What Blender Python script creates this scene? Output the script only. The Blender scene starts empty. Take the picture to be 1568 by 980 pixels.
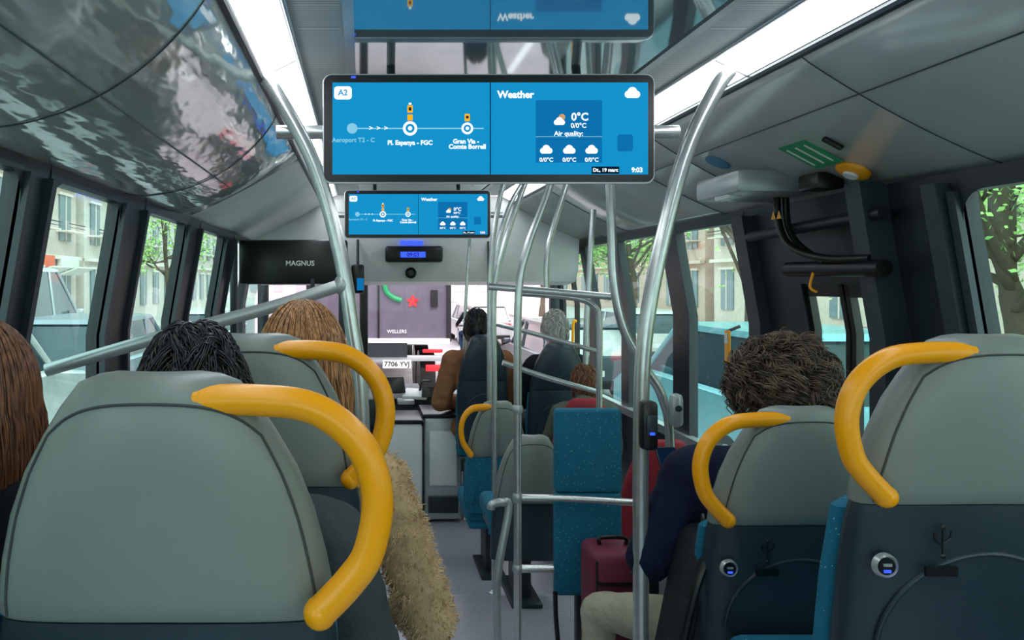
import bpy, bmesh, math, random
from mathutils import Vector, Matrix, Euler, noise
random.seed(7)
E=1.78   # eye height above the low floor; all coordinates below are relative to eye level
sc=bpy.context.scene
try:
    sc.view_settings.view_transform='Standard'; sc.view_settings.exposure=.22
except Exception: pass

def lin(c):
    return tuple(((v/255)/12.92 if v/255<=.04045 else ((v/255+.055)/1.055)**2.4) for v in c)

def mat(name,col,rough=.5,metal=0.,emit=0.,var=.06,vs=6.,bump=0.,bs=60.,spec=.5,stretch=None,dark=None):
    m=bpy.data.materials.new(name); m.use_nodes=True
    nt=m.node_tree; N=nt.nodes; L=nt.links
    p=N['Principled BSDF']
    p.inputs['Roughness'].default_value=rough; p.inputs['Metallic'].default_value=metal
    p.inputs['Specular IOR Level'].default_value=spec
    c=lin(col)
    tc=N.new('ShaderNodeTexCoord'); mp=N.new('ShaderNodeMapping')
    if stretch: mp.inputs['Scale'].default_value=stretch
    L.new(tc.outputs['Object'],mp.inputs['Vector'])
    nz=N.new('ShaderNodeTexNoise'); nz.inputs['Scale'].default_value=vs; nz.inputs['Detail'].default_value=4
    L.new(mp.outputs[0],nz.inputs['Vector'])
    rp=N.new('ShaderNodeValToRGB')
    d=lin(dark) if dark else tuple(v*(1-var) for v in c)
    rp.color_ramp.elements[0].position=.35; rp.color_ramp.elements[1].position=.65
    rp.color_ramp.elements[0].color=(*d,1); rp.color_ramp.elements[1].color=(*[min(1,v*(1+var)) for v in c],1)
    L.new(nz.outputs['Fac'],rp.inputs[0]); L.new(rp.outputs[0],p.inputs['Base Color'])
    if emit>0:
        L.new(rp.outputs[0],p.inputs['Emission Color']); p.inputs['Emission Strength'].default_value=emit
    if bump>0:
        n2=N.new('ShaderNodeTexNoise'); n2.inputs['Scale'].default_value=bs; n2.inputs['Detail'].default_value=3
        L.new(mp.outputs[0],n2.inputs['Vector'])
        b=N.new('ShaderNodeBump'); b.inputs['Strength'].default_value=bump; b.inputs['Distance'].default_value=.02
        L.new(n2.outputs['Fac'],b.inputs['Height']); L.new(b.outputs[0],p.inputs['Normal'])
    return m

def emis(name,col,st):
    m=bpy.data.materials.new(name); m.use_nodes=True; nt=m.node_tree
    nt.nodes.clear(); o=nt.nodes.new('ShaderNodeOutputMaterial'); e=nt.nodes.new('ShaderNodeEmission')
    e.inputs[0].default_value=(*lin(col),1); e.inputs[1].default_value=st
    nt.links.new(e.outputs[0],o.inputs[0]); return m

def glass(name,tint,refl=.10):
    m=bpy.data.materials.new(name); m.use_nodes=True; nt=m.node_tree; N=nt.nodes; N.clear()
    o=N.new('ShaderNodeOutputMaterial'); t=N.new('ShaderNodeBsdfTransparent'); g=N.new('ShaderNodeBsdfGlossy')
    t.inputs[0].default_value=(*lin(tint),1); g.inputs['Roughness'].default_value=.02
    lw=N.new('ShaderNodeLayerWeight'); lw.inputs[0].default_value=.5
    pw=N.new('ShaderNodeMath'); pw.operation='POWER'; pw.inputs[1].default_value=4
    mm=N.new('ShaderNodeMath'); mm.operation='MULTIPLY_ADD'; mm.inputs[1].default_value=.55; mm.inputs[2].default_value=refl*.5
    nt.links.new(lw.outputs['Facing'],pw.inputs[0]); nt.links.new(pw.outputs[0],mm.inputs[0])
    mx=N.new('ShaderNodeMixShader'); nt.links.new(mm.outputs[0],mx.inputs[0])
    nt.links.new(t.outputs[0],mx.inputs[1]); nt.links.new(g.outputs[0],mx.inputs[2]); nt.links.new(mx.outputs[0],o.inputs[0]); return m

def speckle(name,col,dot,scale=55,th=.13,rough=.8):
    m=mat(name,col,rough,var=.08,bump=.15,bs=300); nt=m.node_tree;N=nt.nodes;L=nt.links
    p=N['Principled BSDF']; src=p.inputs['Base Color'].links[0].from_socket
    v=N.new('ShaderNodeTexVoronoi'); v.inputs['Scale'].default_value=scale
    tc=[n for n in N if n.type=='TEX_COORD'][0]; L.new(tc.outputs['Object'],v.inputs['Vector'])
    lt=N.new('ShaderNodeMath'); lt.operation='LESS_THAN'; lt.inputs[1].default_value=th
    L.new(v.outputs['Distance'],lt.inputs[0])
    mx=N.new('ShaderNodeMixRGB'); mx.inputs[2].default_value=(*lin(dot),1)
    L.new(lt.outputs[0],mx.inputs[0]); L.new(src,mx.inputs[1]); L.new(mx.outputs[0],p.inputs['Base Color']); return m

def lines(name,c1,c2,scale,axis='Y',rough=.5):
    m=mat(name,c1,rough); nt=m.node_tree;N=nt.nodes;L=nt.links;p=N['Principled BSDF']
    w=N.new('ShaderNodeTexWave'); w.wave_type='BANDS'; w.bands_direction=axis; w.inputs['Scale'].default_value=scale
    tc=[n for n in N if n.type=='TEX_COORD'][0]; L.new(tc.outputs['Object'],w.inputs['Vector'])
    mx=N.new('ShaderNodeMixRGB'); mx.inputs[1].default_value=(*lin(c1),1); mx.inputs[2].default_value=(*lin(c2),1)
    L.new(w.outputs['Fac'],mx.inputs[0]); L.new(mx.outputs[0],p.inputs['Base Color']); return m

class B:
    def __init__(s): s.bm=bmesh.new(); s.mats=[]
    def mi(s,m):
        if m not in s.mats: s.mats.append(m)
        return s.mats.index(m)
    def poly(s,pts,m):
        f=s.bm.faces.new([s.bm.verts.new(Vector(p)) for p in pts]); f.material_index=s.mi(m); return f
    def box(s,c,sz,m,bev=0,rot=None,seg=2):
        t=bmesh.new(); bmesh.ops.create_cube(t,size=1)
        for v in t.verts: v.co=Vector((v.co.x*sz[0],v.co.y*sz[1],v.co.z*sz[2]))
        if bev>0: bmesh.ops.bevel(t,geom=t.edges[:],offset=min(bev,min(sz)*.49),segments=seg,profile=.5,affect='EDGES')
        M=Matrix.Translation(Vector(c))
        if rot: M=M@Euler(rot).to_matrix().to_4x4()
        bmesh.ops.transform(t,matrix=M,verts=t.verts)
        s.merge(t,m)
    def merge(s,t,m):
        i=s.mi(m)
        for f in t.faces: f.material_index=i
        me=bpy.data.meshes.new('tmp'); t.to_mesh(me); t.free(); s.bm.from_mesh(me); bpy.data.meshes.remove(me)
    def rings(s,R,m,cap=True,closed=False):
        i=s.mi(m) if not isinstance(m,list) else None
        VV=[[s.bm.verts.new(Vector(p)) for p in r] for r in R]
        n=len(R[0]); K=len(VV)
        for k in range(K-1+(1 if closed else 0)):
            a=VV[k]; b=VV[(k+1)%K]
            for j in range(n):
                f=s.bm.faces.new((a[j],a[(j+1)%n],b[(j+1)%n],b[j]))
                f.material_index=i if i is not None else s.mi(m[k])
        if cap and not closed:
            f=s.bm.faces.new(VV[0][::-1]); f.material_index=i if i is not None else s.mi(m[0])
            f=s.bm.faces.new(VV[-1]); f.material_index=i if i is not None else s.mi(m[-1])
    def tube(s,pts,r,m,seg=12,sub=6,closed=False):
        P=[Vector(p) for p in pts]
        if len(P)>2 and sub>1:
            Q=[];n=len(P)
            for k in range(n if closed else n-1):
                if closed: p0,p1,p2,p3=P[k-1],P[k],P[(k+1)%n],P[(k+2)%n]
                else: p0=P[max(k-1,0)];p1=P[k];p2=P[k+1];p3=P[min(k+2,n-1)]
                for j in range(sub):
                    t=j/sub
                    Q.append(.5*((2*p1)+(p2-p0)*t+(2*p0-5*p1+4*p2-p3)*t*t+(3*p1-p0-3*p2+p3)*t**3))
            if not closed: Q.append(P[-1])
        else: Q=P
        R=[];up=None;n=len(Q)
        for k,q in enumerate(Q):
            if closed: d=(Q[(k+1)%n]-Q[k-1]).normalized()
            else: d=(Q[min(k+1,n-1)]-Q[max(k-1,0)]).normalized()
            if up is None:
                up=d.orthogonal().normalized()
            else:
                up=(up-d*up.dot(d)).normalized()
            w=d.cross(up); rr=r[min(len(r)-1,int(k/max(1,n-1)*(len(r)-1)+.5))] if isinstance(r,(list,tuple)) else r
            R.append([q+rr*(up*math.cos(a*2*math.pi/seg)+w*math.sin(a*2*math.pi/seg)) for a in range(seg)])
        s.rings(R,m,closed=closed)
    def rev(s,o,ax,prof,m,seg=20):
        o=Vector(o); d=Vector(ax).normalized(); u=d.orthogonal().normalized(); w=d.cross(u)
        R=[[o+d*t+max(r,1e-4)*(u*math.cos(a*2*math.pi/seg)+w*math.sin(a*2*math.pi/seg)) for a in range(seg)] for t,r in prof]
        s.rings(R,m)
    def cap(s,a,b,ra,rb,m,seg=14):
        a=Vector(a);b=Vector(b);L=(b-a).length
        if L<1e-5: b=a+Vector((0,0,1e-3)); L=1e-3
        pr=[(-ra*math.cos(t),ra*math.sin(t)) for t in [i*math.pi/2/5 for i in range(5)]]+[(0,ra),(L,rb)]+[(L+rb*math.sin(t),rb*math.cos(t)) for t in [i*math.pi/2/5 for i in range(1,6)]]
        s.rev(a,b-a,pr,m,seg)
    def ell(s,c,r,m,rot=None,u=24,v=16):
        t=bmesh.new(); bmesh.ops.create_uvsphere(t,u_segments=u,v_segments=v,radius=1)
        M=Matrix.Translation(Vector(c))@(Euler(rot).to_matrix().to_4x4() if rot else Matrix())@Matrix.Diagonal((*r,1))
        bmesh.ops.transform(t,matrix=M,verts=t.verts); s.merge(t,m)
    def text(s,body,c,size,m,bold=0.,align='CENTER',rot=(math.pi/2,0,0)):
        cu=bpy.data.curves.new('t','FONT'); cu.body=body; cu.size=size; cu.align_x=align; cu.align_y='CENTER'; cu.offset=bold; cu.resolution_u=3
        o=bpy.data.objects.new('t',cu); sc.collection.objects.link(o)
        bpy.context.view_layer.update()
        me=bpy.data.meshes.new_from_object(o.evaluated_get(bpy.context.evaluated_depsgraph_get()))
        me.transform(Matrix.Translation(Vector(c))@Euler(rot).to_matrix().to_4x4())
        k=len(s.bm.faces); s.bm.from_mesh(me); s.bm.faces.ensure_lookup_table()
        i=s.mi(m)
        for f in s.bm.faces[k:]: f.material_index=i
        bpy.data.objects.remove(o); bpy.data.curves.remove(cu); bpy.data.meshes.remove(me)
    def disc(s,c,r,m,ry=None,n=24,r0=0):
        ry=ry or r; x,y,z=c
        A=[(x+r*math.cos(a*2*math.pi/n),y,z+ry*math.sin(a*2*math.pi/n)) for a in range(n)]
        if r0==0: s.poly(A,m)
        else:
            I=[(x+r0*math.cos(a*2*math.pi/n),y,z+r0*math.sin(a*2*math.pi/n)) for a in range(n)]
            for k in range(n): s.poly([A[k],A[(k+1)%n],I[(k+1)%n],I[k]],m)
    def done(s,name,parent=None,sharp=38,fix=True):
        bm=s.bm
        if fix: bmesh.ops.recalc_face_normals(bm,faces=bm.faces)
        for v in bm.verts: v.co.z+=E
        if len(bm.verts):
            xs=[v.co.x for v in bm.verts]; ys=[v.co.y for v in bm.verts]; zs=[v.co.z for v in bm.verts]
            o=Vector(((min(xs)+max(xs))/2,(min(ys)+max(ys))/2,min(zs)))
        else: o=Vector()
        for v in bm.verts: v.co-=o
        for f in bm.faces: f.smooth=True
        lim=math.radians(sharp)
        for e in bm.edges:
            if len(e.link_faces)==2:
                if e.calc_face_angle(0)>lim: e.smooth=False
        me=bpy.data.meshes.new(name); bm.to_mesh(me); bm.free()
        for m in s.mats: me.materials.append(m)
        ob=bpy.data.objects.new(name,me); sc.collection.objects.link(ob); ob.location=o
        if parent:
            ob.parent=parent; ob.location=o-parent.location
        return ob

# ------------------------------------------------------------------ materials
M_dark=mat('dark_trim',(34,42,47),.38,var=.1)
M_dark2=mat('dark_panel',(52,61,68),.42,var=.1)
M_black=mat('black_plastic',(15,16,18),.35)
M_steel=mat('brushed_steel',(208,210,210),.26,.75,var=.06,vs=30)
M_alu=mat('aluminium',(182,187,188),.36,.5)
M_white=mat('white_panel',(228,228,226),.4,var=.03)
M_cove=mat('cove_grey_panel',(206,212,209),.13,.0,var=.05,vs=2,spec=.9)
M_coveL=mat('glossy_duct_cover',(206,212,210),.09,.5,var=.08,vs=2,bump=.55,bs=2.8,stretch=(2.6,.8,2.6))
M_coveW=mat('cove_front_panel',(206,212,210),.16,.3,var=.05,vs=2,bump=.25,bs=2.6)
M_ceil=mat('ceiling_gloss',(178,190,192),.05,.72,var=.03)
M_vent=lines('vent_louver',(206,212,212),(120,126,128),28)
M_strip=emis('led_diffuser',(238,247,250),7.0)
M_floor=mat('grey_vinyl_floor',(166,160,174),.35,var=.12,vs=120)
M_seatg=mat('grey_vinyl_headrest',(128,136,132),.36,var=.04,vs=4,bump=.05,bs=420)
M_navy=mat('navy_seat_shell',(40,54,64),.34,var=.12,vs=5,bump=.06,bs=250)
M_teal=speckle('teal_upholstery',(6,106,136),(140,206,214),75,.12)
M_red=speckle('red_upholstery',(150,30,46),(190,90,100),60,.10)
M_seam=mat('seam',(62,66,66),.7)
M_yel=mat('yellow_handle',(255,166,0),.32,var=.02)
M_led=emis('blue_led',(50,80,255),1.6)
M_glass=glass('tinted_window_glass',(192,232,224),.12)
M_wglass=glass('clear_windshield_glass',(245,240,242),.04)
M_scr=emis('screen_blue',(20,142,198),.92)
M_scr2=emis('screen_blue_panel',(12,112,172),.88)
M_scrw=emis('screen_white',(240,250,255),1.0)
M_scrl=emis('screen_lightblue',(130,200,228),.9)
M_scro=emis('screen_orange',(250,180,30),.9)
M_scrk=emis('screen_dark',(8,26,46),.9)
M_bezel=mat('silver_bezel',(190,194,196),.3,.5)

C=.45
def wx(side,z):
    h=1.42 if z<-.2 else 1.42-.09*min(1,(z+.2)/.52)
    return C+side*h
def prism(b,side,y0,y1,z0,z1,m,th=.05,off=0.):
    zs=[z0]+[z for z in (-.2,-.07,.06,.19) if z0<z<z1]+[z1]
    inn=[(wx(side,z)-side*off,z) for z in zs]; out=[(wx(side,z)+side*(th-off),z) for z in zs][::-1]
    sec=inn+out
    b.rings([[(x,y0,z) for x,z in sec],[(x,y1,z) for x,z in sec]],m)
def pane(b,side,y0,y1,z0,z1,m,off=-.03):
    zs=[z0]+[z for z in (-.2,-.07,.06,.19) if z0<z<z1]+[z1]
    vs=[[b.bm.verts.new((wx(side,z)-side*off,y,z)) for z in zs] for y in(y0,y1)]
    for i in range(len(zs)-1):
        f=b.bm.faces.new((vs[0][i],vs[0][i+1],vs[1][i+1],vs[1][i])); f.material_index=b.mi(m)

# ------------------------------------------------------------------ shell
FR,FM,FF=-1.40,-1.58,-1.78
YB,YF=-1.3,7.0
b=B()
for y0,y1,z in((YB,1.75,FR),(1.75,3.7,FM),(3.7,YF,FF)):
    b.box((C,(y0+y1)/2,(z-2.0)/2),(2.9,y1-y0,z+2.0),M_floor)
for y,z in((1.75,FR),(3.7,FM)): b.box((C,y+.004,z-.012),(2.8,.03,.02),M_alu)
b.done('floor')

winL=[(-1.0,.35),(.55,1.93),(2.1,2.72),(3.02,3.74),(4.05,4.78),(5.12,5.66)]
winR=[(-1.0,.3),(.5,2.2),(3.44,4.2),(4.42,5.15),(5.3,5.9)]
def sidewall(side,wins,name,sills,top):
    b=B(); ys=[YB]
    for k,(a,c) in enumerate(wins):
        prism(b,side,ys[-1],a,-1.95,.36,M_dark); ys.append(c)
        prism(b,side,a,c,-1.95,sills[k],M_dark2); prism(b,side,a,c,top,.36,M_dark)
        prism(b,side,a-.03,a,sills[k],top,M_dark2,.03,.02); prism(b,side,c,c+.03,sills[k],top,M_dark2,.03,.02)
        r=.09
        for cy,cz,sy,sz in((a,top,1,-1),(c,top,-1,-1),(a,sills[k],1,1),(c,sills[k],-1,1)):
            pts=[(wx(side,cz)-side*.004,cy,cz)]
            for j in range(7):
                t=j/6*math.pi/2
                yy=cy+sy*r*(1-math.sin(t)); zz=cz+sz*r*(1-math.cos(t))
                pts.append((wx(side,zz)-side*.004,yy,zz))
            b.poly(pts,M_dark)
    return b,ys
b,ys=sidewall(-1,winL,'wall_left',[-.55]*6,.29)
prism(b,-1,ys[-1],YF,-1.95,-.75,M_dark2); prism(b,-1,ys[-1],YF,.29,.36,M_dark); prism(b,-1,6.0,6.15,-.75,.29,M_dark)
prism(b,-1,YB,YF,-.60,-.55,M_alu,.05,.03)
b.done('wall_left')
b,ys=sidewall(1,[(-1.0,.3),(.5,2.2)],'wall_right',[-.55,-.55],.27)
prism(b,1,2.2,2.50,-1.95,.36,M_dark)
prism(b,1,2.50,3.44,-.01,.36,M_dark); prism(b,1,3.08,3.44,-1.95,-.01,M_dark)
prism(b,1,2.50,3.08,-1.95,-1.55,M_dark)
prism(b,1,2.50,2.58,-1.58,.34,M_dark2,.1,.09)
prism(b,1,2.24,2.30,-1.58,.30,M_dark2,.06,.04)
prism(b,1,3.36,3.46,-1.58,.30,M_dark2,.06,.05)
for a,c in((3.44,4.2),(4.42,5.15),(5.3,5.9)):
    prism(b,1,a,c,-1.95,-.9,M_dark2); prism(b,1,a,c,.28,.36,M_dark)
for a,c in((4.2,4.42),(5.15,5.3),(5.9,6.05)): prism(b,1,a,c,-1.95,.36,M_dark)
prism(b,1,6.05,YF,.28,.36,M_dark); prism(b,1,6.9,YF,-1.95,.28,M_dark)
prism(b,1,3.44,5.9,-.93,-.88,M_alu,.05,.03)
b.done('wall_right')
k=1
for a,c in winL+[(5.66,6.9)]:
    b=B(); pane(b,-1,a,c,-.75 if a>5.6 else -.55,.29,M_glass); b.done('window_%d'%k,fix=False); k+=1
for a,c in winR:
    b=B(); pane(b,1,a,c,-.55 if c<2.5 else -.9,.28,M_glass); b.done('window_%d'%k,fix=False); k+=1
def door(name,y0,y1,z0,z1):
    b=B(); mid=(y0+y1)/2
    for a,c in((y0,mid-.005),(mid+.005,y1)):
        for q0,q1 in((a,a+.025),(c-.025,c)): prism(b,1,q0,q1,z0,z1,M_black,.03,-.012)
        prism(b,1,a,c,z0,z0+.08,M_black,.03,-.012); prism(b,1,a,c,z1-.05,z1,M_black,.03,-.012)
        pane(b,1,a+.025,c-.025,z0+.08,z1-.05,M_glass)
    X=wx(1,-.6)
    b.tube([(X-.0,mid-.07,-.35),(X-.03,mid-.07,-.40),(X-.03,mid-.07,-1.0),(X-.0,mid-.07,-1.05)],.012,M_yel)
    return b.done(name)
door('door_1',2.58,3.08,-1.55,-.01)
door('door_2',6.05,6.9,-1.75,.28)

# ceiling
b=B()
def ribbon(b,prof,y0,y1,m,n=1,fn=None):
    for k in range(n):
        ya=y0+(y1-y0)*k/n; yb=y0+(y1-y0)*(k+1)/n
        for (xa,za),(xb,zb) in zip(prof[:-1],prof[1:]):
            b.poly([(xa,ya,za),(xb,ya,zb),(xb,yb,zb),(xa,yb,za)],m)
ribbon(b,[(-.04,.70),(.94,.70)],YB,6.0,M_ceil)
for s in(-1,1):
    ribbon(b,[(C+s*.49,.70),(C+s*.65,.70)],YB,6.0,M_vent)
    ribbon(b,[(C+s*.47,.694),(C+s*.50,.694)],YB,6.0,M_alu)
for y in(-.2,1.0,3.35,4.6):
    b.box((C,y,.699),(.98,.012,.006),M_dark)
b.box((C,2.35,.85),(2.7,7.3,.1),M_dark)
b.done('ceiling',fix=False)
for s in(-1,1):
    b=B()
    ribbon(b,[(C+s*.655,.695),(C+s*.70,.672),(C+s*.755,.645)],YB,5.9,M_strip)
    for y in [YB+1.2*i for i in range(1,6)]: b.tube([(C+s*.655,y,.692),(C+s*.755,y,.642)],.003,M_alu,6)
    b.tube([(C+s*.645,YB,.698),(C+s*.645,5.9,.698)],.006,M_alu,8)
    b.done('ceiling_light_strip',fix=False)
    b=B(); b.tube([(C+s*.765,YB,.632),(C+s*.765,5.9,.632)],.013,M_dark,8); b.done('trim_%d'%(1 if s<0 else 2))
b=B()
def covepts(s,amp,n=20):
    P=[]
    a=Vector((C+s*.765,.635)); c=Vector((C+s*1.335,.33))
    nrm=Vector((-s*.47,-.88)).normalized()
    for i in range(n+1):
        t=i/n; P.append(a.lerp(c,t)+nrm*amp*math.sin(math.pi*t)**.7)
    return P
ysamp=[YB+i*.25 for i in range(16)]+[2.72+.07*i for i in range(14)]+[3.75]
ysamp=sorted(set(round(y,3) for y in ysamp))
R=[]
for y in ysamp:
    t=min(1,max(0,(3.55-y)/.55)); amp=.015+.085*math.sqrt(max(0,1-(1-t)**2))
    R.append([(p.x,y,p.y) for p in covepts(-1,amp)])
VV=[[b.bm.verts.new(p) for p in r] for r in R]
for r0,r1 in zip(VV[:-1],VV[1:]):
    for j in range(len(r0)-1):
        f=b.bm.faces.new((r0[j],r0[j+1],r1[j+1],r1[j])); f.material_index=b.mi(M_coveL)
b.rings([[(p.x,3.75,p.y) for p in covepts(-1,.015)]+[(-.9,3.75,.5)],[(p.x,6.0,p.y) for p in covepts(-1,.015)]+[(-.9,6,.5)]],M_white)
for y in(.2,1.55,2.75):
    am=.103; b.tube([(p.x,y,p.y) for p in covepts(-1,am)],.002,M_dark2,6,1)
b.tube([(covepts(-1,.103)[10].x,YB,covepts(-1,.103)[10].y),(covepts(-1,.103)[10].x,3.05,covepts(-1,.103)[10].y)],.002,M_dark2,6,1)
b.done('ceiling_cove_left',fix=False)
b=B()
pr=covepts(1,.02,16)
b.rings([[(p.x,YB,p.y) for p in pr]+[(1.8,YB,.5)],[(p.x,3.6,p.y) for p in pr]+[(1.8,3.6,.5)]],M_cove)
b.rings([[(p.x,3.6,p.y) for p in pr]+[(1.8,3.6,.5)],[(p.x,6.0,p.y) for p in pr]+[(1.8,6,.5)]],M_coveW)
for y in(.3,2.05,3.15,3.6,4.9): b.tube([(p.x,y,p.y-.001) for p in pr],.002,M_dark2,6,1)
b.tube([(pr[5].x,YB,pr[5].y-.002),(pr[5].x,3.6,pr[5].y-.002)],.002,M_dark2,6,1)
b.done('ceiling_cove_right',fix=False)
b=B(); b.box((C,YB-.03,-1.3),(2.9,.06,1.4),M_dark2); b.box((C,YB-.03,.5),(2.9,.06,.5),M_dark2)
for x in(-.9,1.8): b.box((x,YB-.03,-.2),(.2,.06,.95),M_dark2)
b.done('wall_back')
b=B(); b.poly([(-.8,YB-.03,-.6),(1.7,YB-.03,-.6),(1.7,YB-.03,.26),(-.8,YB-.03,.26)],M_glass); b.done('window_%d'%k); k+=1
b=B()
b.box((C,6.95,-1.5),(2.84,.1,.9),M_dark); b.box((C,6.98,.5),(2.84,.08,.5),M_dark)
for x in(-.93,1.83): b.box((x,6.96,-.4),(.1,.1,1.5),M_dark,.02)
b.done('wall_front')
b=B(); b.poly([(-.9,6.98,-1.07),(1.8,6.98,-1.07),(1.8,6.98,.27),(-.9,6.98,.27)],M_wglass); b.done('window_%d'%k)
b=B()
sec=[(5.95,.69),(5.95,.33),(5.98,.10),(6.05,0.0),(6.3,-.03),(6.3,.69)]
b.rings([[(-.86,y,z) for y,z in sec],[(1.76,y,z) for y,z in sec]],M_white)
b.box((.42,5.92,.22),(.46,.1,.13),M_black,.02); b.box((.41,5.868,.215),(.20,.004,.045),M_led); b.text('09:03',(.41,5.864,.213),.045,M_black,.001); b.box((.40,5.90,.31),(.18,.05,.03),M_led)
b.rev((.40,5.99,.07),(0,-1,0),[(0,.045),(.02,.045),(.03,.03),(.02,.025)],M_black)
b.box((1.02,5.93,.1),(.012,.02,.45),M_black)
b.done('front_header_panel')

# ------------------------------------------------------------------ monitors
def rrect(w,h,r,n=6):
    P=[]
    for cx,cz,a0 in((w/2-r,h/2-r,0),(-w/2+r,h/2-r,90),(-w/2+r,-h/2+r,180),(w/2-r,-h/2+r,270)):
        for i in range(n+1):
            a=math.radians(a0+90*i/n); P.append((cx+r*math.cos(a),cz+r*math.sin(a)))
    return P
def monitor(X,Y,Z):
    u=.00204; b=B()
    o=rrect(506*u,167*u,13*u)
    def ring(y,s,o=o): return [(X+x*s,y,Z+z*s*1.0) for x,z in o]
    b.rings([ring(Y+.055,.93),ring(Y+.05,.97),ring(Y+.01,1.0),ring(Y,1.0),ring(Y-.004,.997)],M_bezel)
    i=rrect(502*u,163*u,12*u); b.poly([(X+x,Y-.006,Z+z) for x,z in i],M_black)
    g=lambda x,z,l:(X+x*u,Y-.0065-.0008*l,Z+z*u)
    def R(x0,z0,x1,z1,m,l): 
        b.poly([g(x0,z0,l),g(x1,z0,l),g(x1,z1,l),g(x0,z1,l)],m)
    R(-238,-70,242,70,M_scr,0)
    R(71,-52,172,43,M_scr2,1); R(71,-13,172,-12,M_scrl,2); R(1.5,-70,3,70,M_scrk,1)
    b.poly([(g(-222,54,1)[0]+x*u,g(0,0,1)[1],g(0,54,1)[2]+z*u) for x,z in rrect(27,20,5)],M_scrw)
    T=lambda s,x,z,sz,m=M_scrw,bo=.25,al='CENTER': b.text(s,g(x,z,3),sz*u*1.25,m,bo*u,al)
    T('A2',-222,54,10,M_scr)
    R(-208,-1,-8,1,M_scrl,1)
    b.disc(g(-208,0,2),8*u,M_scrl)
    for x,r in((-120,11),(-33,9)):
        b.disc(g(x,0,2),r*u,M_scrw); b.disc(g(x,0,3),r*.62*u,M_scr); b.disc(g(x,0,4),r*.3*u,M_scrw)
    T('>  >  >',-168,0,8)
    R(-124,12,-116,21,M_scro,2); R(-124,24,-116,35,M_scro,2); R(-122,27,-118,32,M_scrk,3); R(-122,36,-118,39,M_scrw,2)
    R(-37,11,-29,22,M_scro,2); R(-35,15,-31,19,M_scrk,3)
    T('Aeroport T2 - C',-206,-18,7.6,M_scrl); T('Pl. Espanya - FGC',-120,-22,7.6,bo=.4); T('Gran Via -',-35,-20,7.6,bo=.4); T('Comte Borrell',-33,-28,7.6,bo=.4)
    T('Weather',13,51,12,bo=.6,al='LEFT'); T('0°C',138,17,13,bo=.5); T('0/0°C',136,4,8); T('Air quality:',121,-8,8)
    def cloud(x,z,s):
        for dx,dz,r in((-5,-1,4.5),(0,2,6),(5,-1,4.5)): b.disc(g(x+dx*s,z+dz*s,2),r*s*u,M_scrw)
        R(x-6*s,z-5.4*s,x+6*s,z-1*s,M_scrw,2)
    b.disc(g(111,17,1),5*u,M_scro); cloud(107,10,.9)
    for x in(87,122,156): cloud(x,-33,1); T('0/0°C',x,-48,7)
    cloud(218,53,1.25)
    b.poly([(g(207,-22,1)[0]+x*u,g(0,0,1)[1],g(0,-22,1)[2]+z*u) for x,z in rrect(24,26,4)],M_scr2)
    R(156,-69,198,-58,M_scrk,2); T('Dt., 19 marc',177,-63.5,6,bo=.3); T('9:03',225,-63.5,8,bo=.4)
    b.box((X-206*u,Y-.006,Z+78*u),(7*u,.006,3*u),M_led)
    b.tube([(X-.665,Y+.05,Z),(X+.61,Y+.05,Z)],.022,M_steel,16)
    for x in(-.3,.3): b.tube([(X+x,Y+.06,Z+.1),(X+x,Y+.1,.70)],.014,M_dark)
    return b.done('information_monitor')
monitor(.395,2.29,.475)
monitor(.395,5.2,.475)

# ------------------------------------------------------------------ grab poles
def pole(name,pts,r=.021,m=M_steel,base=None,clamps=()):
    b=B(); b.tube(pts,r,m,14,8)
    if base: 
        x,y,z=base; b.rev((x,y,z),(0,0,1),[(0,r*2.2),(.01,r*2.2),(.025,r*1.2)],m)
    for c in clamps: b.ell(c,(r*1.35,r*1.35,r*1.7),M_alu)
    return b.done(name)
pole('grab_pole',[(-.31,2.3,.645),(-.27,2.3,.594),(-.15,2.3,.37),(-.07,2.3,.10),(-.03,2.3,-.14),(0,2.3,-.39),(.01,2.3,-1.0),(.01,2.3,FM)],.024,base=(.01,2.3,FM))
pole('grab_pole',[(1.15,2.3,.66),(1.104,2.3,.594),(1.01,2.3,.39),(.93,2.3,.084),(.885,2.3,-.18),(.873,2.3,-.467),(.873,2.3,-1.0),(.873,2.3,FM)],.024,base=(.873,2.3,FM))
pole('handrail',[(-.06,2.3,-.01),(-.3,2.3,-.085),(-.6,2.28,-.165),(-.96,2.24,-.27)],.02,M_alu,clamps=[(-.06,2.3,-.01)])
pole('grab_pole',[(.95,2.9,.70),(.975,2.9,.45),(.985,2.9,.2),(.993,2.9,.003),(1.03,2.9,-.18),(1.11,2.9,-.33),(1.186,2.9,-.46),(1.217,2.9,-.69),(1.217,2.9,FM)],.018,base=(1.217,2.9,FM))
pole('grab_pole',[(.84,3.0,.70),(.77,3.0,.40),(.68,3.0,.15),(.64,3.0,-.05),(.636,3.0,-.5),(.636,3.0,-1.0),(.636,3.0,FM)],.016,base=(.636,3.0,FM),clamps=[(.636,3,-.52),(.636,3,-.88),(.636,3,-1.17)])
pole('handrail',[(.52,3.02,-.02),(.7,3.0,-.035),(1.0,2.92,-.06)],.014)
pole('handrail',[(.636,3.0,-.88),(.87,2.98,-.88),(1.21,2.9,-.88)],.014)
pole('handrail',[(.636,3.0,-1.17),(.78,3.0,-1.17)],.016)
pole('handrail',[(.82,3.8,-.06),(1.1,3.8,-.085),(1.2,3.8,-.13),(1.227,3.8,-.22),(1.227,3.8,-.6),(1.227,3.8,FF)],.016,base=(1.227,3.8,FF))
pole('handrail',[(.73,4.0,-.23),(1.0,4.0,-.30),(1.28,4.0,-.38)],.013)
pole('handrail',[(.767,4.0,-.44),(1.0,4.0,-.52),(1.28,4.0,-.60)],.015)
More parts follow.
